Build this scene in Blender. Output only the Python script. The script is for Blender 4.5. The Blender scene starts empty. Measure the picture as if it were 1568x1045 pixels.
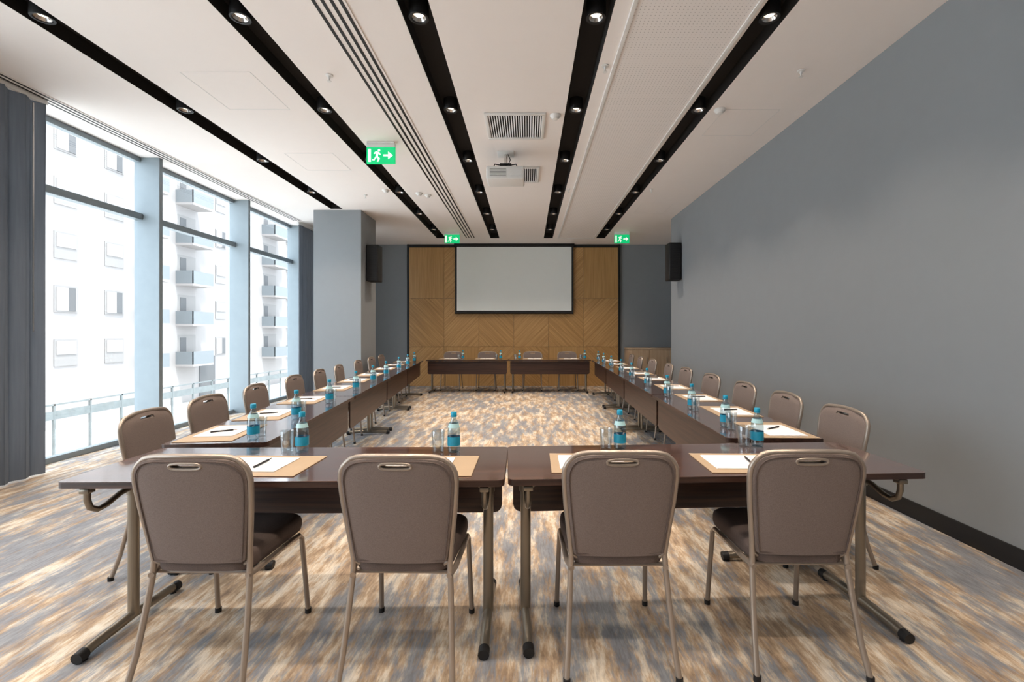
import bpy, bmesh, math, random
from mathutils import Vector, Matrix
random.seed(4)
D = bpy.data
scene = bpy.context.scene
COL = scene.collection

# ------------------------------------------------------------------ materials
def srgb(r, g, b):
    def c(v):
        v /= 255.0
        return v / 12.92 if v <= 0.04045 else ((v + 0.055) / 1.055) ** 2.4
    return (c(r), c(g), c(b), 1.0)

def newmat(name):
    m = D.materials.new(name); m.use_nodes = True
    nt = m.node_tree
    return m, nt, nt.nodes["Principled BSDF"]

def mixrgb(nt, fac, a, b, blend='MIX'):
    n = nt.nodes.new("ShaderNodeMix"); n.data_type = 'RGBA'; n.blend_type = blend
    for sock, v in ((n.inputs[0], fac), (n.inputs[6], a), (n.inputs[7], b)):
        if isinstance(v, bpy.types.NodeSocket): nt.links.new(v, sock)
        else: sock.default_value = v
    return n.outputs[2]

def coords(nt, scale=(1, 1, 1), rot=(0, 0, 0)):
    tc = nt.nodes.new("ShaderNodeTexCoord"); mp = nt.nodes.new("ShaderNodeMapping")
    mp.inputs["Scale"].default_value = scale; mp.inputs["Rotation"].default_value = rot
    nt.links.new(tc.outputs["Object"], mp.inputs["Vector"])
    return mp.outputs["Vector"]

def noise(nt, vec, scale=5, detail=2, rough=0.5):
    n = nt.nodes.new("ShaderNodeTexNoise")
    n.inputs["Scale"].default_value = scale; n.inputs["Detail"].default_value = detail
    n.inputs["Roughness"].default_value = rough
    nt.links.new(vec, n.inputs["Vector"])
    return n.outputs["Fac"]

def ramp(nt, fac, stops):
    n = nt.nodes.new("ShaderNodeValToRGB")
    el = n.color_ramp.elements
    el[0].position, el[0].color = stops[0]
    el[1].position, el[1].color = stops[-1]
    for p, c in stops[1:-1]:
        e = el.new(p); e.color = c
    nt.links.new(fac, n.inputs["Fac"])
    return n.outputs["Color"]

def bump(nt, p, h, strength=0.2, dist=0.002):
    b = nt.nodes.new("ShaderNodeBump"); b.inputs["Strength"].default_value = strength
    b.inputs["Distance"].default_value = dist
    nt.links.new(h, b.inputs["Height"]); nt.links.new(b.outputs["Normal"], p.inputs["Normal"])

def simple(name, col, rough=0.5, metal=0.0, var=0.06, scale=8, bmp=0.0, bscale=200):
    m, nt, p = newmat(name)
    v = coords(nt)
    f = noise(nt, v, scale)
    dark = tuple(c * (1 - var) for c in col[:3]) + (1,)
    lite = tuple(min(1, c * (1 + var)) for c in col[:3]) + (1,)
    nt.links.new(mixrgb(nt, f, dark, lite), p.inputs["Base Color"])
    p.inputs["Roughness"].default_value = rough; p.inputs["Metallic"].default_value = metal
    if bmp > 0:
        bump(nt, p, noise(nt, v, bscale, 1), bmp)
    return m

def wood(name, dark, lite, axis, freq=60, rough=0.35, rot=(0, 0, 0), contrast=(0.35, 0.7), coat=0.0):
    m, nt, p = newmat(name)
    s = [freq] * 3; s[axis] = freq * 0.03
    tc = nt.nodes.new("ShaderNodeTexCoord"); r1 = nt.nodes.new("ShaderNodeMapping")
    r1.inputs["Rotation"].default_value = rot
    nt.links.new(tc.outputs["Object"], r1.inputs["Vector"])
    mp = nt.nodes.new("ShaderNodeMapping"); mp.inputs["Scale"].default_value = s
    nt.links.new(r1.outputs["Vector"], mp.inputs["Vector"])
    f = noise(nt, mp.outputs["Vector"], 1.0, 4, 0.6)
    c = ramp(nt, f, [(contrast[0], dark), (contrast[1], lite)])
    nt.links.new(c, p.inputs["Base Color"])
    p.inputs["Roughness"].default_value = rough
    if coat > 0:
        p.inputs["Coat Weight"].default_value = coat; p.inputs["Coat Roughness"].default_value = 0.08
        p.inputs["Coat IOR"].default_value = 1.7
    return m

def emis(name, col, st):
    m, nt, p = newmat(name)
    v = coords(nt); f = noise(nt, v, 30)
    nt.links.new(mixrgb(nt, f, col, tuple(c * 0.95 for c in col[:3]) + (1,)), p.inputs["Emission Color"])
    p.inputs["Base Color"].default_value = col
    p.inputs["Emission Strength"].default_value = st
    return m

M_wall = simple("wall_paint_bluegrey", srgb(137, 142, 146), 0.75, var=.03)
M_ceil = simple("ceiling_paint", srgb(240, 235, 232), 0.9, var=0.01)
M_black = simple("matte_black", srgb(18, 18, 20), 0.6)
M_chan = simple("channel_black", srgb(24, 22, 22), 0.9)
M_dark = simple("dark_grille", srgb(30, 30, 32), 0.8)
M_white = simple("white_plastic", srgb(225, 225, 223), 0.45, var=0.03)
M_frame = simple("window_aluminium", srgb(130, 141, 147), 0.5, 0.15)
M_chair = simple("chair_fabric_taupe", srgb(120, 107, 101), 0.95, var=0.35, scale=300, bmp=0.5, bscale=600)
M_seat = simple("seat_fabric_shaded", srgb(96, 83, 78), 0.95, var=0.35, scale=300, bmp=0.5, bscale=600)  # taupe chair fabric with the seat's shade put into its colour; piping shares it
M_champ = simple("champagne_metal", srgb(160, 148, 137), 0.34, 0.6, var=0.05)
M_leg = simple("bronze_metal", srgb(138, 129, 116), 0.33, 0.75, var=0.05)
M_top = wood("walnut_laminate_top", srgb(48, 30, 24), srgb(104, 70, 55), 0, 50, 0.22, coat=1.0)
M_edge = wood("walnut_laminate_panel", srgb(42, 27, 23), srgb(74, 49, 39), 0, 60, 0.4)
M_tan = simple("kraft_leather", srgb(166, 144, 118), 0.6)
M_paper = simple("paper", srgb(234, 232, 232), 0.8, var=0.01)
M_screen = simple("screen_fabric", srgb(236, 242, 240), 0.85, var=0.01)
M_oak_a = wood("oak_veneer_diag_a", srgb(160, 120, 70), srgb(204, 164, 110), 0, 38, 0.45, (0, math.radians(45), 0), (0.3, 0.72))
M_oak_b = wood("oak_veneer_diag_b", srgb(154, 115, 66), srgb(198, 157, 102), 0, 38, 0.45, (0, math.radians(-45), 0), (0.3, 0.72))
M_oak_c = wood("oak_veneer_straight", srgb(166, 127, 76), srgb(196, 156, 102), 2, 38, 0.45, (0, 0, 0), (0.3, 0.75))
M_cab = wood("light_oak_cabinet", srgb(170, 145, 118), srgb(196, 172, 144), 2, 40, 0.5)
M_chrome = simple("chrome", srgb(200, 195, 190), 0.2, 0.9)
M_lamp = emis("warm_lamp", (1.0, 0.88, 0.72, 1), 1.8)
M_green = emis("exit_green", (0.0, 0.60, 0.20, 1), 0.6)
M_ewhite = emis("exit_white", (0.9, 1.0, 0.92, 1), 0.8)
M_label = simple("blue_label", srgb(20, 145, 180), 0.4, var=0.15, scale=60)
M_cap = simple("bottle_cap_blue", srgb(170, 210, 215), 0.4)
M_facade = simple("facade_render_white", srgb(133, 129, 127), 0.9, var=0.03, scale=0.5)
M_facgrey = simple("facade_shutter", srgb(119, 116, 114), 0.8)
M_balc = simple("balcony_glass_grey", srgb(98, 103, 106), 0.6)
M_bdark = simple("facade_dark_opening", srgb(76, 76, 77), 0.7)
M_ground = simple("street_concrete", srgb(205, 205, 203), 0.9, scale=0.6)
M_car = simple("hedge_and_fence_grey", srgb(92, 97, 97), 0.8, var=0.3, scale=3)

def curtain_mat():
    m, nt, p = newmat("curtain_fabric")
    out = nt.nodes["Material Output"]
    f = noise(nt, coords(nt, (60, 60, 3)), 1.0, 2)
    c = mixrgb(nt, f, srgb(92, 97, 104), srgb(108, 113, 120))
    nt.links.new(c, p.inputs["Base Color"]); p.inputs["Roughness"].default_value = .95
    t = nt.nodes.new("ShaderNodeBsdfTranslucent"); nt.links.new(c, t.inputs["Color"])
    mx = nt.nodes.new("ShaderNodeMixShader"); mx.inputs[0].default_value = .18
    nt.links.new(p.outputs[0], mx.inputs[1]); nt.links.new(t.outputs[0], mx.inputs[2])
    nt.links.new(mx.outputs[0], out.inputs["Surface"])
    return m
M_curt = curtain_mat()

def thin_glass(name, tint, gl=0.06):
    m, nt, p = newmat(name)
    out = nt.nodes["Material Output"]
    nt.nodes.remove(p)
    t = nt.nodes.new("ShaderNodeBsdfTransparent"); g = nt.nodes.new("ShaderNodeBsdfGlossy")
    g.inputs["Roughness"].default_value = 0.02
    t.inputs["Color"].default_value = tint
    mx = nt.nodes.new("ShaderNodeMixShader"); mx.inputs[0].default_value = gl
    nt.links.new(t.outputs[0], mx.inputs[1]); nt.links.new(g.outputs[0], mx.inputs[2])
    nt.links.new(mx.outputs[0], out.inputs["Surface"])
    return m
M_glass = thin_glass("window_glass", (0.97, 0.99, 1.0, 1), 0.04)
M_bglass = thin_glass("drinking_glass_clear", (0.90, 0.93, 0.94, 1), 0.18)
M_bottle = thin_glass("bottle_plastic_clear", (0.72, 0.83, 0.88, 1), 0.16)

def perf():
    m, nt, p = newmat("perforated_metal_white")
    v = coords(nt, (1, 1, 1))
    vo = nt.nodes.new("ShaderNodeTexVoronoi"); vo.inputs["Scale"].default_value = 34
    vo.inputs["Randomness"].default_value = 0.0
    nt.links.new(v, vo.inputs["Vector"])
    c = ramp(nt, vo.outputs["Distance"], [(0.26, srgb(96, 92, 90)), (0.34, srgb(236, 232, 230))])
    nt.links.new(c, p.inputs["Base Color"]); p.inputs["Roughness"].default_value = 0.8
    return m
M_perf = perf()

def carpet():
    m, nt, p = newmat("carpet_abstract_streaks")
    a = noise(nt, coords(nt, (12, 2.6, 1)), 1.0, 6, 0.72)
    b = noise(nt, coords(nt, (9, 2.0, 1), (0, 0, 0.03)), 1.0, 5, 0.70)
    fine = noise(nt, coords(nt, (95, 12, 1)), 1.0, 3, 0.65)
    big = noise(nt, coords(nt, (0.8, 0.6, 1)), 1.0, 1, 0.5)
    base = ramp(nt, a, [(0.34, srgb(128, 110, 94)), (0.44, srgb(164, 141, 116)), (0.50, srgb(184, 162, 136)),
                        (0.56, srgb(204, 192, 174)), (0.68, srgb(218, 211, 199))])
    ad = nt.nodes.new("ShaderNodeMath"); ad.operation = 'MULTIPLY_ADD'
    nt.links.new(big, ad.inputs[0]); ad.inputs[1].default_value = 0.45; nt.links.new(b, ad.inputs[2])
    ad2 = nt.nodes.new("ShaderNodeMath"); ad2.operation = 'MULTIPLY_ADD'
    nt.links.new(fine, ad2.inputs[0]); ad2.inputs[1].default_value = 0.35; nt.links.new(ad.outputs[0], ad2.inputs[2])
    msk = ramp(nt, ad2.outputs[0], [(0.85, (0, 0, 0, 1)), (0.98, (0.85, 0.85, 0.85, 1))])
    c = mixrgb(nt, msk, base, srgb(112, 121, 133))
    d = ramp(nt, fine, [(0.34, (0.72, 0.71, 0.71, 1)), (0.60, (1.04, 1.04, 1.04, 1))])
    c = mixrgb(nt, 1.0, c, d, 'MULTIPLY')
    nt.links.new(c, p.inputs["Base Color"]); p.inputs["Roughness"].default_value = 0.72
    return m
M_carpet = carpet()

# ------------------------------------------------------------------ mesh builder
class MB:
    def __init__(s):
        s.v = []; s.f = []; s.mi = []; s.mats = []
    def m(s, mat):
        if mat not in s.mats: s.mats.append(mat)
        return s.mats.index(mat)
    def add(s, verts, faces, mat):
        o = len(s.v); k = s.m(mat)
        s.v += [tuple(x) for x in verts]
        for f in faces:
            s.f.append([i + o for i in f]); s.mi.append(k)
    def box(s, x0, x1, y0, y1, z0, z1, mat, bev=0.0, seg=2, M=None):
        bm = bmesh.new()
        bmesh.ops.create_cube(bm, size=1)
        for v in bm.verts:
            v.co = Vector(((x0 + x1) / 2 + v.co.x * (x1 - x0), (y0 + y1) / 2 + v.co.y * (y1 - y0), (z0 + z1) / 2 + v.co.z * (z1 - z0)))
        if bev > 0:
            bmesh.ops.bevel(bm, geom=bm.edges[:], offset=bev, segments=seg, affect='EDGES', profile=0.5)
        if M is not None: bmesh.ops.transform(bm, matrix=M, verts=bm.verts)
        bm.verts.index_update()
        s.add([v.co[:] for v in bm.verts], [[v.index for v in f.verts] for f in bm.faces], mat)
        bm.free()
    def prism(s, pts2, z0, z1, mat, axis='Z'):
        n = len(pts2)
        def P(a, b, c):
            return {'Z': (a, b, c), 'Y': (a, c, b), 'X': (c, a, b)}[axis]
        vs = [P(a, b, z0) for a, b in pts2] + [P(a, b, z1) for a, b in pts2]
        fs = [list(range(n))[::-1], list(range(n, 2 * n))] + [[i, (i + 1) % n, n + (i + 1) % n, n + i] for i in range(n)]
        s.add(vs, fs, mat)
    def tube(s, pts, r, mat, seg=10, closed=False, flat=1.0):
        pts = [Vector(p) for p in pts]; n = len(pts)
        vs = []; up = None
        for i, p in enumerate(pts):
            a = pts[(i - 1) % n] if (closed or i > 0) else pts[i]
            b = pts[(i + 1) % n] if (closed or i < n - 1) else pts[i]
            t = (b - a).normalized()
            if up is None:
                up = Vector((0, 0, 1)) if abs(t.z) < 0.9 else Vector((1, 0, 0))
            u = (up - t * up.dot(t))
            if u.length < 1e-5: u = t.orthogonal()
            u.normalize(); w = t.cross(u); up = u
            for k in range(seg):
                an = 2 * math.pi * k / seg
                vs.append(p + u * (math.cos(an) * r) + w * (math.sin(an) * r * flat))
        fs = []
        for i in range(n if closed else n - 1):
            j = (i + 1) % n
            for k in range(seg):
                k2 = (k + 1) % seg
                fs.append([i * seg + k, i * seg + k2, j * seg + k2, j * seg + k])
        if not closed:
            fs.append(list(range(seg))[::-1]); fs.append([(n - 1) * seg + k for k in range(seg)])
        s.add(vs, fs, mat)
    def lathe(s, prof, mat, seg=20, c=(0, 0), caps=True):
        vs = []; fs = []; n = len(prof)
        for r, z in prof:
            for k in range(seg):
                a = 2 * math.pi * k / seg
                vs.append((c[0] + r * math.cos(a), c[1] + r * math.sin(a), z))
        for i in range(n - 1):
            for k in range(seg):
                k2 = (k + 1) % seg
                fs.append([i * seg + k, i * seg + k2, (i + 1) * seg + k2, (i + 1) * seg + k])
        if caps:
            if prof[0][0] > 1e-6: fs.append(list(range(seg))[::-1])
            if prof[-1][0] > 1e-6: fs.append([(n - 1) * seg + k for k in range(seg)])
        s.add(vs, fs, mat)
    def mesh(s, name, smooth=True):
        me = D.meshes.new(name)
        me.from_pydata(s.v, [], s.f)
        for m in s.mats: me.materials.append(m)
        for p, k in zip(me.polygons, s.mi):
            p.material_index = k; p.use_smooth = smooth
        bm = bmesh.new(); bm.from_mesh(me)
        bmesh.ops.recalc_face_normals(bm, faces=bm.faces)
        bm.to_mesh(me); bm.free()
        if smooth: me.set_sharp_from_angle(angle=math.radians(38))
        me.update()
        return me

def put(me, name, loc=(0, 0, 0), rz=0.0, parent=None):
    o = D.objects.new(name, me); COL.objects.link(o)
    o.location = loc; o.rotation_euler = (0, 0, rz)
    if parent: o.parent = parent
    return o

H = 3.55
XR = 2.79; XL = -4.9; YB = 11.45; YF = -2.2

# ------------------------------------------------------------------ shell
b = MB(); b.box(-5.1, 4.1, YF - .1, YB + .15, -0.1, 0, M_carpet); put(b.mesh("floor", False), "floor")

strips = [(-3.41, 8.13), (-2.02, 10.67), (-0.765, 10.67), (0.48, 10.67), (1.70, 10.67)]
SW = 0.105
b = MB()
xs = [-5.1]
for c, e in strips: xs += [c - SW, c + SW]
xs.append(4.1)
for i in range(0, len(xs), 2):
    b.box(xs[i], xs[i + 1], YF - .1, 10.67, H, H + .12, M_ceil)
b.box(-5.1, 4.1, 10.67, YB + .15, H, H + .12, M_ceil)
b.box(strips[0][0] - SW, strips[0][0] + SW, 8.13, 10.67, H, H + .12, M_ceil)
for c, e in strips:
    b.box(c - SW, c - SW + .004, YF, e, H + .001, H + .12, M_chan)
    b.box(c + SW - .004, c + SW, YF, e, H + .001, H + .12, M_chan)
    b.box(c - SW, c + SW, e - .004, e, H + .001, H + .12, M_chan)
    b.box(c - SW, c + SW, YF, e, H + .115, H + .13, M_chan)
b.box(-5.1, 4.1, YF - .1, YB + .15, H + .13, H + .3, M_ceil)
put(b.mesh("ceiling", False), "ceiling")

def wallbox(name, *a, mat=M_wall):
    b = MB(); b.box(*a, mat); return put(b.mesh(name, False), name)
wallbox("wall_right", XR, XR + 1.2, YF, 8.85, 0, H)
wallbox("wall_right_recess", 3.85, 3.99, 8.85, YB, 0, H)
wallbox("wall_back", -5.1, 4.0, YB, YB + .15, 0, H)
wallbox("wall_behind_camera", -5.1, 4.0, YF - .1, YF, 0, H)
b = MB(); b.box(XR - .014, XR, YF, 8.85, 0, .12, M_black, .003); put(b.mesh("baseboard_right"), "baseboard_right")
b = MB(); b.box(XR, 3.85, 8.85, 8.864, 0, .12, M_black, .003); put(b.mesh("baseboard_recess"), "baseboard_recess")
b = MB(); b.box(2.45, 3.85, YB - .014, YB, 0, .12, M_black, .003); put(b.mesh("baseboard_back"), "baseboard_back")

b = MB()
b.box(-3.86, -3.0, 8.2, 8.98, 0, H, M_wall, .004, 1)
b.box(-3.87, -2.99, 8.19, 8.99, 0, .1, M_black, .003, 1)
put(b.mesh("structural_column"), "structural_column")

# ------------------------------------------------------------------ windows
fins = [-1.53, 0.30, 2.13, 3.96, 5.79, 7.62, 9.45, 11.28]
prev = YF
for i, y in enumerate(fins):
    b = MB()
    y0, y1 = prev, y
    X0, X1 = XL - .06, XL + .02
    b.box(X0, X1, y0, y1, 0, .06, M_frame, .004, 1)
    b.box(X0, X1, y0, y1, H - .06, H, M_frame, .004, 1)
    b.box(X0, X1 + .03, y0, y1, 2.76, 2.84, M_frame, .006, 1)
    b.box(X0, X1, y0, y0 + .04, .06, H - .06, M_frame, .004, 1)
    b.box(X0, X1 + .24, y1 - .055, y1, 0, H, M_frame, .005, 1)
    b.box(XL - .03, XL - .024, y0 + .02, y1 - .03, .05, H - .05, M_glass)
    put(b.mesh("window_%d" % (i + 1)), "window_%d" % (i + 1))
    prev = y
wallbox("wall_left_end", -5.1, XL, 11.28, YB, 0, H)

def curtain(y0, y1, x):
    b = MB(); n = int((y1 - y0) / .010); nz = 10
    vs = []
    for j in range(nz + 1):
        z = .015 + (H - .05 - .015) * j / nz
        for i in range(n + 1):
            y = y0 + (y1 - y0) * i / n
            ph = y * 2 * math.pi / .17
            amp = .026 + .008 * math.sin(y * 5.1)
            vs.append((x + amp * math.sin(ph + .35 * math.sin(z * 1.0 + y * 3)), y + .014 * math.sin(2 * ph), z))
    fs = [[j * (n + 1) + i, j * (n + 1) + i + 1, (j + 1) * (n + 1) + i + 1, (j + 1) * (n + 1) + i] for j in range(nz) for i in range(n)]
    b.add(vs, fs, M_curt)
    b.box(x - .02, x + .02, y0, y1, H - .05, H - .012, M_white)
    return put(b.mesh("curtain"), "curtain")
curtain(2.9, 4.32, -4.575)
curtain(9.05, 11.2, -4.575)
b = MB(); b.tube([(-4.530, 4.17, 1.35), (-4.530, 4.17, 3.45)], .006, M_chrome, 8); put(b.mesh("curtain_pull_rod"), "curtain_pull_rod")

# ------------------------------------------------------------------ back wall wood + screen
b = MB()
x0, x1 = -2.97, 2.27; nc = 6; zs = [0.0, .98, 2.19, 3.47]
cw = (x1 - x0) / nc
mats = [M_oak_a, M_oak_b, M_oak_c]
pat = [[0, 2, 0, 1, 2, 1], [1, 0, 1, 0, 1, 0], [2, 0, 0, 1, 0, 2]]
for r in range(3):
    for c in range(nc):
        b.box(x0 + c * cw + .002, x0 + (c + 1) * cw - .002, YB - .05, YB - .002, zs[r] + .002, zs[r + 1] - .002, mats[pat[r][c]], .002, 1)
b.box(x0 - .05, x0, YB - .06, YB - .002, 0, H - .004, M_black)
b.box(x1, x1 + .05, YB - .06, YB - .002, 0, H - .004, M_black)
b.box(x0, x1, YB - .045, YB - .002, 3.47, H - .004, M_black)
put(b.mesh("wood_wall_panelling"), "wood_wall_panelling")

b = MB()
sx0, sx1, sz0, sz1, sy = -1.81, 1.14, 1.82, 3.50, YB - .13
b.box(sx0, sx1, sy, sy + .012, sz0, sz1, M_black)
b.box(sx0 + .05, sx1 - .05, sy - .003, sy, sz0 + .06, sz1 - .03, M_screen)
b.tube([(sx0, sy + .006, sz0), (sx1, sy + .006, sz0)], .018, M_black, 10)
b.box(sx0 - .02, sx1 + .02, sy - .03, sy + .078, sz1, H - .002, M_black, .004)
put(b.mesh("projection_screen"), "projection_screen")

# low cabinet in the recess
b = MB()
cx0, cx1, cy0, cy1 = 2.42, 3.8, 10.75, 11.38
b.box(cx0 + .02, cx1 - .02, cy0 + .03, cy1, 0, .08, M_black)
b.box(cx0, cx1, cy0 + .02, cy1, .08, .93, M_cab, .004, 1)
b.box(cx0 - .01, cx1 + .01, cy0, cy1, .93, .965, M_cab, .006)
for k in range(3):
    w = (cx1 - cx0) / 3
    b.box(cx0 + k * w + .006, cx0 + (k + 1) * w - .006, cy0 + .002, cy0 + .02, .1, .92, M_cab, .003, 1)
    b.tube([(cx0 + (k + 1) * w - .06, cy0 - .015, .6), (cx0 + (k + 1) * w - .06, cy0 - .015, .75)], .006, M_chrome, 8)
    for zz in (.61, .74):
        b.tube([(cx0 + (k + 1) * w - .06, cy0 - .015, zz), (cx0 + (k + 1) * w - .06, cy0 + .004, zz)], .004, M_chrome, 6)
put(b.mesh("wooden_sideboard"), "wooden_sideboard")

# ------------------------------------------------------------------ ceiling fittings
b = MB(); b.box(.73, 1.53, YF + .02, 10.6, H - .012, H - .001, M_perf)
b.box(.70, .73, YF + .02, 10.63, H - .022, H - .001, M_white, .002, 1); b.box(1.53, 1.56, YF + .02, 10.63, H - .022, H - .001, M_white, .002, 1)
b.box(.70, 1.56, 10.6, 10.63, H - .022, H - .001, M_white, .002, 1)
put(b.mesh("perforated_ceiling_panel"), "perforated_ceiling_panel")

def slot(xa, xb, n, y0, y1, fr=.2):
    b = MB()
    b.box(xa, xb, y0, y1, H - .007, H - .001, M_ceil)
    w = (xb - xa) / n
    for k in range(n):
        c = xa + (k + .5) * w
        b.box(c - w * fr, c + w * fr, y0 + .02, y1 - .02, H - .009, H - .006, M_black)
    put(b.mesh("linear_slot_diffuser"), "linear_slot_diffuser")
slot(-1.45, -1.21, 4, YF + .02, 10.6, .20)
slot(-4.62, -4.46, 3, YF + .02, 9.0, .2)

def vent(xa, xb, ya, yb):
    b = MB(); z = H - .02; t = .035; h = H - .001
    b.box(xa, xb, ya, ya + t, z, h, M_white, .004); b.box(xa, xb, yb - t, yb, z, h, M_white, .004)
    b.box(xa, xa + t, ya + t, yb - t, z, h, M_white, .004); b.box(xb - t, xb, ya + t, yb - t, z, h, M_white, .004)
    b.box(xa + t, xb - t, ya + t, yb - t, H - .004, h, M_dark)
    n = 22; w = (xb - xa - 2 * t) / n
    for k in range(n):
        c = xa + t + (k + .5) * w
        M = Matrix.Translation((c, 0, H - .011)) @ Matrix.Rotation(math.radians(25), 4, 'Y')
        b.box(-.006, .006, ya + t, yb - t, -.001, .001, M_white, M=M)
    put(b.mesh("ceiling_air_vent"), "ceiling_air_vent")
vent(-.44, .18, 4.56, 5.16)
vent(-.52, .16, 6.05, 6.65)

def hatch(xa, xb, ya, yb):
    b = MB(); t = .006
    for q in ((xa, xb, ya, ya + t), (xa, xb, yb - t, yb), (xa, xa + t, ya, yb), (xb - t, xb, ya, yb)):
        b.box(*q, H - .002, H - .0005, M_white)
    put(b.mesh("ceiling_access_hatch"), "ceiling_access_hatch")
hatch(-2.95, -2.35, 3.85, 4.5); hatch(-3.0, -2.4, 5.6, 6.2); hatch(1.95, 2.5, 4.5, 5.1); hatch(1.95, 2.5, 7.8, 8.4)

b = MB()
b.lathe([(.055, 0), (.055, -.008), (.05, -.018), (.035, -.03), (.03, -.04), (.012, -.046), (0.0, -.046)], M_white, 24)
me_smoke = b.mesh("smoke_detector")
b = MB()
b.lathe([(.03, 0), (.03, -.006), (.012, -.01), (.009, -.03), (.005, -.035), (.005, -.05), (.018, -.052), (.018, -.055), (0, -.055)], M_white, 16)
me_spr = b.mesh("fire_sprinkler")
for (x, y) in ((.18 + .1, 4.62), (1.9, 4.5), (-1.72, 7.2), (-2.2, 7.05), (-1.6, 7.3)):
    put(me_smoke, "smoke_detector", (x, y, H - .001))
for (x, y) in ((-1.7, 3.9), (.66 - .02, 3.76), (2.3, 3.83), (1.9, 7.0), (-2.6, 7.3), (.63, 7.0)):
    put(me_spr, "fire_sprinkler", (x, y, H - .001))

# downlights
b = MB()
b.lathe([(.034, .035), (.050, .006), (.054, 0), (.068, 0), (.070, .004), (.070, .11)], M_black, 24, caps=False)
b.lathe([(.032, .034), (.0485, .007)], M_chrome, 24, caps=False)
b.lathe([(.0, .024), (.037, .030)], M_lamp, 20, caps=False)
me_dl = b.mesh("recessed_downlight")
rows = [-0.8, .54, 1.87, 3.20, 4.53, 5.86, 7.19, 8.50, 9.80]
ld = D.lights.new("downlight_spot", 'SPOT')
ld.energy = 84; ld.color = (1.0, .84, .69); ld.spot_size = math.radians(104); ld.spot_blend = .85; ld.shadow_soft_size = .05
for c, e in strips:
    for y in rows:
        if y > e: continue
        o = put(me_dl, "recessed_downlight", (c, y, H + .002))
        l = D.objects.new("lamp_beam", ld); COL.objects.link(l); l.parent = o; l.location = (0, 0, -.01)

# exit signs
b = MB()
b.box(-.16, .16, -.03, .03, -.02, 0, M_white, .004)
b.box(-.165, .165, -.022, .022, -.06, -.02, M_white, .006)
b.box(-.165, .165, -.012, .012, -.25, -.055, M_green, .003, 1)
y = -.0135
b.prism([(.03, -.145), (.085, -.145), (.085, -.11), (.14, -.155), (.085, -.20), (.085, -.165), (.03, -.165)], y, y + .002, M_ewhite, 'Y')
b.prism([(-.145, -.08), (-.115, -.08), (-.115, -.23), (-.145, -.23)], y, y + .002, M_ewhite, 'Y')
b.prism([(-.03, -.085), (-.01, -.085), (-.005, -.1), (-.02, -.112), (-.035, -.1)], y, y + .002, M_ewhite, 'Y')
b.prism([(-.06, -.11), (-.02, -.115), (.0, -.145), (-.012, -.15), (-.028, -.133), (-.035, -.165), (-.01, -.19), (-.03, -.23), (-.045, -.225),
         (-.03, -.195), (-.055, -.18), (-.075, -.215), (-.1, -.21), (-.098, -.2), (-.08, -.2), (-.06, -.165), (-.055, -.13), (-.075, -.14), (-.082, -.13)][::-1],
        y, y + .002, M_ewhite, 'Y')
me_exit = b.mesh("exit_sign", False)
for p in ((-1.70, 5.28), (-1.66, 10.0), (2.07, 10.0)): put(me_exit, "exit_sign", (p[0], p[1], H - .001))

# projector
b = MB()
b.box(-.10, .10, -.1, .1, -.012, 0, M_white, .004)
b.tube([(0, 0, 0), (0, 0, -.14)], .022, M_chrome, 14)
b.box(-.07, .07, -.06, .06, -.16, -.135, M_dark, .004)
for sx in (-1, 1):
    for sy_ in (-1, 1):
        b.tube([(0, 0, -.15), (sx * .13, sy_ * .1, -.165), (sx * .14, sy_ * .11, -.2)], .007, M_dark, 8)
b.box(-.23, .23, -.16, .16, -.36, -.2, M_white, .022, 3)
b.box(-.19, .02, -.1615, -.155, -.33, -.24, M_white, .002, 1)
for k in range(6):
    b.box(-.185, .01, -.164, -.16, -.32 + k * .015, -.316 + k * .015, M_facgrey)
b.box(.06, .2, -.1625, -.158, -.32, -.25, M_white, .002, 1)
b.tube([(.1, .155, -.28), (.1, .185, -.28)], .05, M_dark, 20)
b.tube([(.02, -.1, -.2), (.06, -.12, -.12), (.03, -.03, -.02)], .006, M_black, 6)
put(b.mesh("ceiling_projector"), "ceiling_projector", (-.27, 5.62, H - .001))

# speakers
def speaker(side):
    b = MB()
    b.box(-.11, .11, -.13, .13, -.34, .34, M_black, .015, 3)
    b.box(-.095, .095, -.137, -.128, -.325, .325, M_dark, .004)
    for k in range(20):
        b.box(-.09, .09, -.1385, -.136, -.31 + k * .032, -.298 + k * .032, M_black)
    x = (.10, .12) if side > 0 else (-.12, -.10)
    b.box(x[0], x[1], -.05, .05, -.12, .12, M_dark, .003)
    return b.mesh("wall_speaker")
put(speaker(1), "wall_speaker", (XR - .121, 8.35, 2.63))
put(speaker(-1), "wall_speaker", (-3.0 + .121, 8.55, 2.63))

# ------------------------------------------------------------------ tables
TL, TD, TH = 1.81, .55, .74
b = MB()
def rrect(hx, hy, r, n=5):
    out = []
    for cx, cy, a0 in ((hx - r, hy - r, 0), (-hx + r, hy - r, 90), (-hx + r, -hy + r, 180), (hx - r, -hy + r, 270)):
        for k in range(n + 1):
            a = math.radians(a0 + 90 * k / n); out.append((cx + r * math.cos(a), cy + r * math.sin(a)))
    return out
b.prism(rrect(TL / 2, TD / 2, .03), TH - .026, TH - .002, M_edge)
b.prism(rrect(TL / 2 - .002, TD / 2 - .002, .028), TH - .002, TH, M_top)
hp = TL / 2 - .03
pts = [(-hp, .705), (-hp, .46)] + [(-hp + .04 - .04 * math.cos(math.radians(a)), .46 - .04 * math.sin(math.radians(a))) for a in (30, 60, 90)]
pts = pts + [(-x, z) for x, z in reversed(pts)]
b.prism(pts, .205, .222, M_edge, 'Y')
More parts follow.
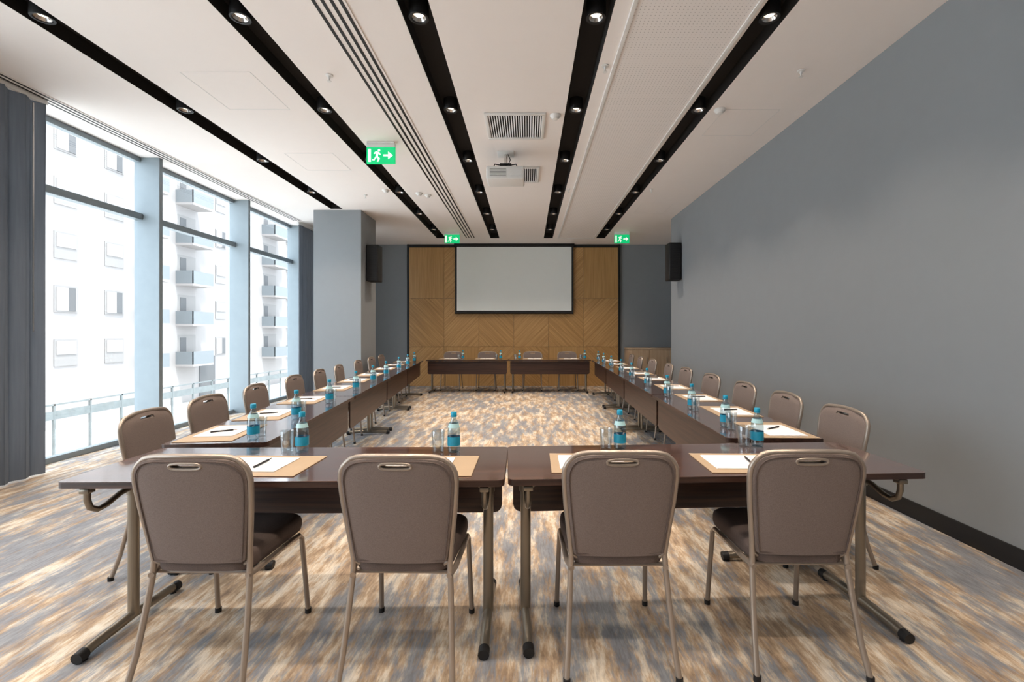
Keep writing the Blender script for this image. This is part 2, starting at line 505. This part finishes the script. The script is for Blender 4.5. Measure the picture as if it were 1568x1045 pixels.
for sx in (-1, 1):
    x = sx * (TL / 2 - .085)
    b.box(x - .025, x + .025, -.235, .20, TH - .045, TH - .027, M_leg, .004)
    b.tube([(x, 0, .04), (x, 0, TH - .04)], .024, M_leg, 14, flat=.75)
    b.tube([(x, 0, .60), (x, 0, .66)], .030, M_leg, 14, flat=.85)
    b.tube([(x, -.245, .028), (x, -.2, .034), (x, 0, .042), (x, .2, .034), (x, .245, .028)], .021, M_leg, 12)
    for s in (-1, 1):
        b.tube([(x, s * .235, .027), (x, s * .262, .025), (x, s * .272, .024)], .0235, M_black, 12)
        b.lathe([(.014, 0), (.014, .012)], M_black, 12, (x, s * .24))
        ye = .225 if s < 0 else .185
        b.tube([(x, s * ye, TH - .04), (x, s * ye, TH - .09), (x, s * (ye - .012), TH - .125), (x, s * (ye - .045), TH - .145),
                (x, s * (ye - .09), TH - .14), (x, s * .07, TH - .115), (x, s * .0, TH - .105)], .0125, M_leg, 10)
        b.box(x - .02, x + .02, s * ye - .018, s * ye + .018, TH - .06, TH - .04, M_leg, .004)
    b.tube([(x, 0, TH - .14), (x - sx * .12, 0, TH - .06), (x - sx * .22, 0, TH - .035)], .009, M_leg, 8)
    b.box(x - sx * .22 - .03, x - sx * .22 + .03, -.02, .02, TH - .04, TH - .026, M_leg, .003)
me_table = b.mesh("conference_table")

def table(cx, cy, ang):
    put(me_table, "conference_table", (cx, cy, 0), ang)
def table_from(px, py, ang, side=1):
    c, s = math.cos(ang), math.sin(ang)
    cx = px + c * TL / 2 - s * TD / 2; cy = py + s * TL / 2 + c * TD / 2
    table(cx, cy, ang)
table_from(-1.905, 1.83, math.radians(.8))
table_from(-.08, 1.862, math.radians(3.0))
KL, CL = .112, 1.15
aL = math.atan(KL); dL = Vector((-math.sin(aL), math.cos(aL))); inL = Vector((math.cos(aL), math.sin(aL)))
for i in range(4):
    p = Vector((-CL - KL * 2.50, 2.50)) + dL * (i * 1.82 + TL / 2) - inL * (TD / 2)
    table(p.x, p.y, -math.pi / 2 + aL)
aR = math.atan(.035); dR = Vector((math.sin(aR), math.cos(aR))); inR = Vector((-math.cos(aR), math.sin(aR)))
for i in range(4):
    p = Vector((1.05 + .035 * 2.58, 2.60)) + dR * (i * 1.82 + TL / 2) - inR * (TD / 2)
    table(p.x, p.y, math.pi / 2 - aR)
table(-2.235 + TL / 2, 9.97 + TD / 2, math.pi); table(-2.235 + TL * 1.5 + .01, 9.97 + TD / 2, math.pi)

# ------------------------------------------------------------------ chair
def chair_mesh():
    b = MB()
    prof = [(.452, .165), (.462, .180), (.50, .186), (.56, .193), (.62, .200), (.68, .207), (.74, .212), (.79, .215), (.825, .212),
            (.846, .203), (.864, .188), (.874, .172), (.881, .150), (.885, .120)]
    KS = .965
    prof = [(.452 + (z - .452) * KS, w) for z, w in prof]
    ZT = prof[-1][0]
    us = [-1, -.88, -.72, -.56, -.42, -.29, -.15, 0, .15, .29, .42, .56, .72, .88, 1]
    def ymid(z): return .062 - (z - .45) * .150
    nr, ncx = len(prof), len(us)
    fr = []; bk = []
    for i, (z, w) in enumerate(prof):
        for u in us:
            x = u * w
            zz = z + .004 * (1 - u * u) * (1 if z > .78 else 0)
            cv = -.018 * (1 - (x / .22) ** 2)
            ev = min(1, (1 - abs(u)) * 5) * min(1, (z - .45) * 12) * min(1, (ZT + .005 - z) * 30)
            y = ymid(z) + cv
            fr.append((x, y + .010 + .016 * max(0, ev), zz)); bk.append((x, y - .010 - .006 * max(0, ev), zz))
    hole = lambda i, j: (i == 9) and (5 <= j <= 8)
    n = nr * ncx; vs = fr + bk; fs = []
    def cell(i, j): return 0 <= i < nr - 1 and 0 <= j < ncx - 1 and not hole(i, j)
    for i in range(nr - 1):
        for j in range(ncx - 1):
            if not cell(i, j): continue
            a, c, d, e = i * ncx + j, i * ncx + j + 1, (i + 1) * ncx + j + 1, (i + 1) * ncx + j
            fs.append([a, c, d, e]); fs.append([n + e, n + d, n + c, n + a])
            for (p, q, ok) in ((a, c, cell(i - 1, j)), (c, d, cell(i, j + 1)), (d, e, cell(i + 1, j)), (e, a, cell(i, j - 1))):
                if not ok: fs.append([q, p, n + p, n + q])
    b.add(vs, fs, M_chair)
    ring = []
    zc = (prof[9][0] + prof[10][0]) / 2 + .003
    for k in range(24):
        a = 2 * math.pi * k / 24
        x = .060 * math.copysign(abs(math.cos(a)) ** .55, math.cos(a)); z = zc + .0115 * math.copysign(abs(math.sin(a)) ** .8, math.sin(a))
        ring.append((x, ymid(z) - .017, z))
    for off in (-.013, .014):
        b.tube([(x, y + off, z) for x, y, z in ring], .0055, M_champ, 8, closed=True)
    pipe = [(w * .95, ymid(z) - .0145 - .018 * (1 - (w * .95 / .22) ** 2), z if z < .8 else z - .008) for z, w in prof[1:]]
    pipe = pipe + [(-x, y, z) for x, y, z in reversed(pipe)]
    b.tube(pipe, .0024, M_seat, 6, closed=True)
    side = [(.216, -.035, .012), (.207, .0, .12), (.199, .032, .26), (.192, .055, .38), (.188, ymid(.45), .45)]
    out = [(w + .006, ymid(z), z + (.004 if z > ZT - .015 else 0)) for z, w in prof[2:]]
    right = side + out
    top = [(.07, ymid(ZT) - .012, ZT + .008), (0, ymid(ZT) - .015, ZT + .009), (-.07, ymid(ZT) - .012, ZT + .008)]
    path = right + top + [(-x, y, z) for x, y, z in reversed(right)]
    b.tube(path, .0115, M_champ, 10)
    for s in (-1, 1):
        b.tube([(s * .188, .045, .40), (s * .203, .10, .408), (s * .206, .30, .404), (s * .206, .40, .398), (s * .207, .425, .375),
                (s * .212, .445, .20), (s * .217, .465, .012)], .0115, M_champ, 10)
        b.lathe([(.014, 0), (.014, .022)], M_black, 12, (s * .217, .466))
        b.lathe([(.014, 0), (.014, .022)], M_black, 12, (s * .216, -.036))
        b.tube([(s * .188, .058, .455), (s * .150, .075, .425), (s * .12, .09, .405)], .009, M_champ, 8)
    b.tube([(-.206, .38, .39), (.206, .38, .39)], .009, M_champ, 8)
    b.tube([(-.195, .09, .395), (.195, .09, .395)], .009, M_champ, 8)
    vs = []; fs = []
    cx, cy = 0, .262
    def sq(t, hx, hy, e=.32):
        c, s_ = math.cos(t), math.sin(t)
        return (hx * math.copysign(abs(c) ** e, c), hy * math.copysign(abs(s_) ** e, s_))
    layers = [(.93, .412), (.985, .416), (1.0, .43), (1.0, .452), (.985, .466), (.94, .477), (.85, .483), (.6, .488), (.3, .490), (.02, .491)]
    SG = 40
    for sc, z in layers:
        for k in range(SG):
            x, y = sq(2 * math.pi * k / SG, .213 * sc, .218 * sc, .32 if sc > .5 else .6)
            taper = 1 - .10 * (0.5 - y / .436)
            vs.append((x * taper, cy + y, z))
    for i in range(len(layers) - 1):
        for k in range(SG):
            k2 = (k + 1) % SG
            fs.append([i * SG + k, i * SG + k2, (i + 1) * SG + k2, (i + 1) * SG + k])
    fs.append(list(range(SG))[::-1]); fs.append([(len(layers) - 1) * SG + k for k in range(SG)])
    b.add(vs, fs, M_seat)
    b.box(-.17, .17, .10, .42, .395, .414, M_black, .004)
    return b.mesh("banquet_chair")
me_chair = chair_mesh()
def chair(x, y, a): put(me_chair, "banquet_chair", (x, y, 0), a)

# ------------------------------------------------------------------ table-top items
b = MB(); b.box(-.225, .225, -.155, .155, 0, .004, M_tan, .0015, 1); me_mat = b.mesh("desk_pad")
b = MB()
for k in range(4):
    b.box(-.15 + .001 * k, .15, -.107, .107 - .001 * (k % 2), .0005 + k * .001, .0015 + k * .001, M_paper)
me_note = b.mesh("notepad", False)
b = MB()
b.tube([(-.065, 0, .005), (.05, 0, .005)], .0045, M_black, 10); b.tube([(.05, 0, .005), (.062, 0, .005), (.07, 0, .005)], .003, M_chrome, 8)
b.box(-.065, -.03, -.001, .001, .009, .0105, M_chrome)
me_pen = b.mesh("pen")
b = MB()
b.lathe([(.0, .004), (.022, .0), (.030, .006), (.0315, .02), (.0305, .03), (.0315, .04), (.0315, .105), (.029, .125), (.022, .148), (.0145, .163), (.0125, .172), (.0125, .182)], M_bottle, 24, caps=False)
b.lathe([(.0322, .035), (.0322, .080)], M_label, 24, caps=False)
b.lathe([(.0295, .125), (.0235, .146)], M_cap, 24, caps=False)
b.lathe([(.0145, .182), (.0150, .186), (.0150, .199), (.013, .202), (0, .202)], M_label, 20)
b.lathe([(.0155, .178), (.0155, .181)], M_label, 20)
me_bot = b.mesh("water_bottle")
b = MB()
b.lathe([(0, .0), (.026, .0), (.028, .004), (.0335, .108), (.0325, .110), (.0315, .108), (.0265, .012), (0, .011)], M_bglass, 24, caps=False)
me_gl = b.mesh("drinking_glass")

def setting(pc, fdir, bpos, gpos):
    a = math.atan2(fdir[1], fdir[0]) - math.pi / 2 + random.uniform(-.03, .03)
    put(me_mat, "desk_pad", (pc[0], pc[1], TH), a)
    c, s = math.cos(a), math.sin(a)
    ox = -.035
    put(me_note, "notepad", (pc[0] + c * ox, pc[1] + s * ox, TH + .004), a)
    put(me_pen, "pen", (pc[0] + c * .0, pc[1] + s * .0, TH + .009), a + random.uniform(1.2, 2.2))
    if bpos: put(me_bot, "water_bottle", (bpos[0], bpos[1], TH), random.uniform(0, 6))
    if gpos: put(me_gl, "drinking_glass", (gpos[0], gpos[1], TH))

for (cx, cy, px, bx, by, gx) in ((-1.275, 1.72, -1.20, -1.14, 2.30, -1.21), (-.493, 1.72, -.46, -.373, 2.30, -.45),
                                 (.365, 1.775, .33, .478, 2.36, .405), (1.10, 1.785, 1.02, 1.22, 2.42, 1.145)):
    chair(cx, cy, random.uniform(-.02, .02))
    setting((px, 2.06 if cx < 0 else 2.10), (0, 1), (bx, by), (gx, by - .01))
for Y in (2.68, 3.29, 4.0, 4.85, 5.63, 6.42, 7.46, 8.4, 9.27):
    P = Vector((-(CL + .80 + KL * Y), Y))
    chair(P.x, P.y, -math.pi / 2 + aL + random.uniform(-.05, .05))
    pc = P + inL * .43; bp = P + inL * .69 - dL * .2; gp = P + inL * .69 - dL * .11
    setting(pc, inL, bp, gp)
for Y in (2.80, 3.46, 4.17, 5.0, 5.9, 6.7, 7.7, 8.68, 9.55):
    P = Vector((1.85 + .035 * Y, Y))
    chair(P.x, P.y, math.pi / 2 - aR + random.uniform(-.05, .05))
    pc = P + inR * .43; bp = P + inR * .69 + dR * .08; gp = P + inR * .69 - dR * .01
    setting(pc, inR, bp, gp)
for x, bx in ((-1.77, .33), (-.96, .36), (.12, -.30), (.94, .33)):
    chair(x, 10.88, math.pi + random.uniform(-.04, .04))
    setting((x, 10.36), (0, -1), (x + bx, 10.12), (x + bx - .09, 10.1))

# ------------------------------------------------------------------ outside
FX = -26
b = MB()
b.box(FX - 8, FX, 6, 95, -4, 15, M_facade)
b.box(FX - 8.2, FX + .4, 6, 95, 15, 15.3, M_facgrey)
for fl in range(6):
    zc = .15 + 3 * (fl - 1)
    if fl > 0:
        for y in (13, 16, 19.5, 25.6, 28.6, 38.5, 41, 52, 55, 66, 70, 80):
            b.box(FX, FX + .05, y - .65, y + .65, zc - .7, zc + .8, M_facgrey)
            b.box(FX + .03, FX + .09, y - .55, y + .55, zc - .05 if (int(y) + fl) % 3 else zc - .6, zc + .7, M_facade)
            if (int(y) + fl) % 3 == 0: b.box(FX + .05, FX + .1, y + .1, y + .5, zc - .6, zc + .7, M_bdark)
        for y0, y1 in ((30.3, 31.4), (33.6, 35.8), (44.5, 47.2), (49, 50), (58, 61), (63.5, 65), (74, 77)):
            b.box(FX, FX + .03, y0 + .2, y1 - .2, zc - 1.2, zc + 1.0, M_facgrey)
            b.box(FX, FX + .05, y0 + .4, y0 + 1.0, zc - 1.2, zc + .8, M_bdark)
            b.box(FX, FX + 1.3, y0, y1, zc - 1.35, zc - 1.2, M_facade)
            b.box(FX + 1.24, FX + 1.3, y0, y1, zc - 1.2, zc - .25, M_balc)
            b.box(FX, FX + 1.3, y0, y0 + .05, zc - 1.2, zc - .25, M_balc)
b.box(FX, FX + .05, 36, 37.8, -3.9, -.6, M_bdark)
put(b.mesh("apartment_building", False), "apartment_building")
b = MB(); b.box(-60, -5.2, -40, 140, -4.3, -4, M_ground); put(b.mesh("street", False), "street")
b = MB()
for k in range(30):
    y = 8 + k * 1.6
    b.box(-20.05, -19.95, y - .03, y + .03, -4, -1.7, M_car)
b.box(-20.05, -19.95, 8, 56, -1.76, -1.7, M_car); b.box(-20.04, -19.96, 8, 56, -2.35, -2.0, M_car)
put(b.mesh("street_fence", False), "street_fence")

# ------------------------------------------------------------------ light
w = D.worlds.new("sky"); scene.world = w; w.use_nodes = True
nt = w.node_tree; bg = nt.nodes["Background"]
bg.inputs["Color"].default_value = (.84, .92, 1.0, 1); bg.inputs["Strength"].default_value = 5.4
sd = D.lights.new("sun", 'SUN'); sd.energy = 11.0; sd.angle = math.radians(3); sd.color = (1, .97, .93)
so = D.objects.new("sun", sd); COL.objects.link(so)
so.rotation_euler = Vector((-.28, .22, -.93)).to_track_quat('-Z', 'Y').to_euler()
pd = D.lights.new("window_portal", 'AREA'); pd.shape = 'RECTANGLE'; pd.size = 13.4; pd.size_y = H
pd.cycles.is_portal = True
po = D.objects.new("window_portal", pd); COL.objects.link(po)
po.location = (XL - .1, (YF + 11.28) / 2, H / 2)
po.rotation_euler = Matrix(((0, 0, -1), (1, 0, 0), (0, -1, 0))).to_euler()

# ------------------------------------------------------------------ camera
cd = D.cameras.new("camera"); cam = D.objects.new("camera", cd); COL.objects.link(cam)
cam.location = (0, 0, 1.345); cam.rotation_euler = (math.pi / 2, 0, 0)
cd.sensor_width = 36; cd.lens = 16.0; cd.shift_x = -.0153; cd.shift_y = -.0086
cd.clip_start = .05; cd.clip_end = 300
scene.camera = cam
scene.view_settings.view_transform = 'Standard'
scene.view_settings.look = 'None'
scene.view_settings.exposure = 0.03
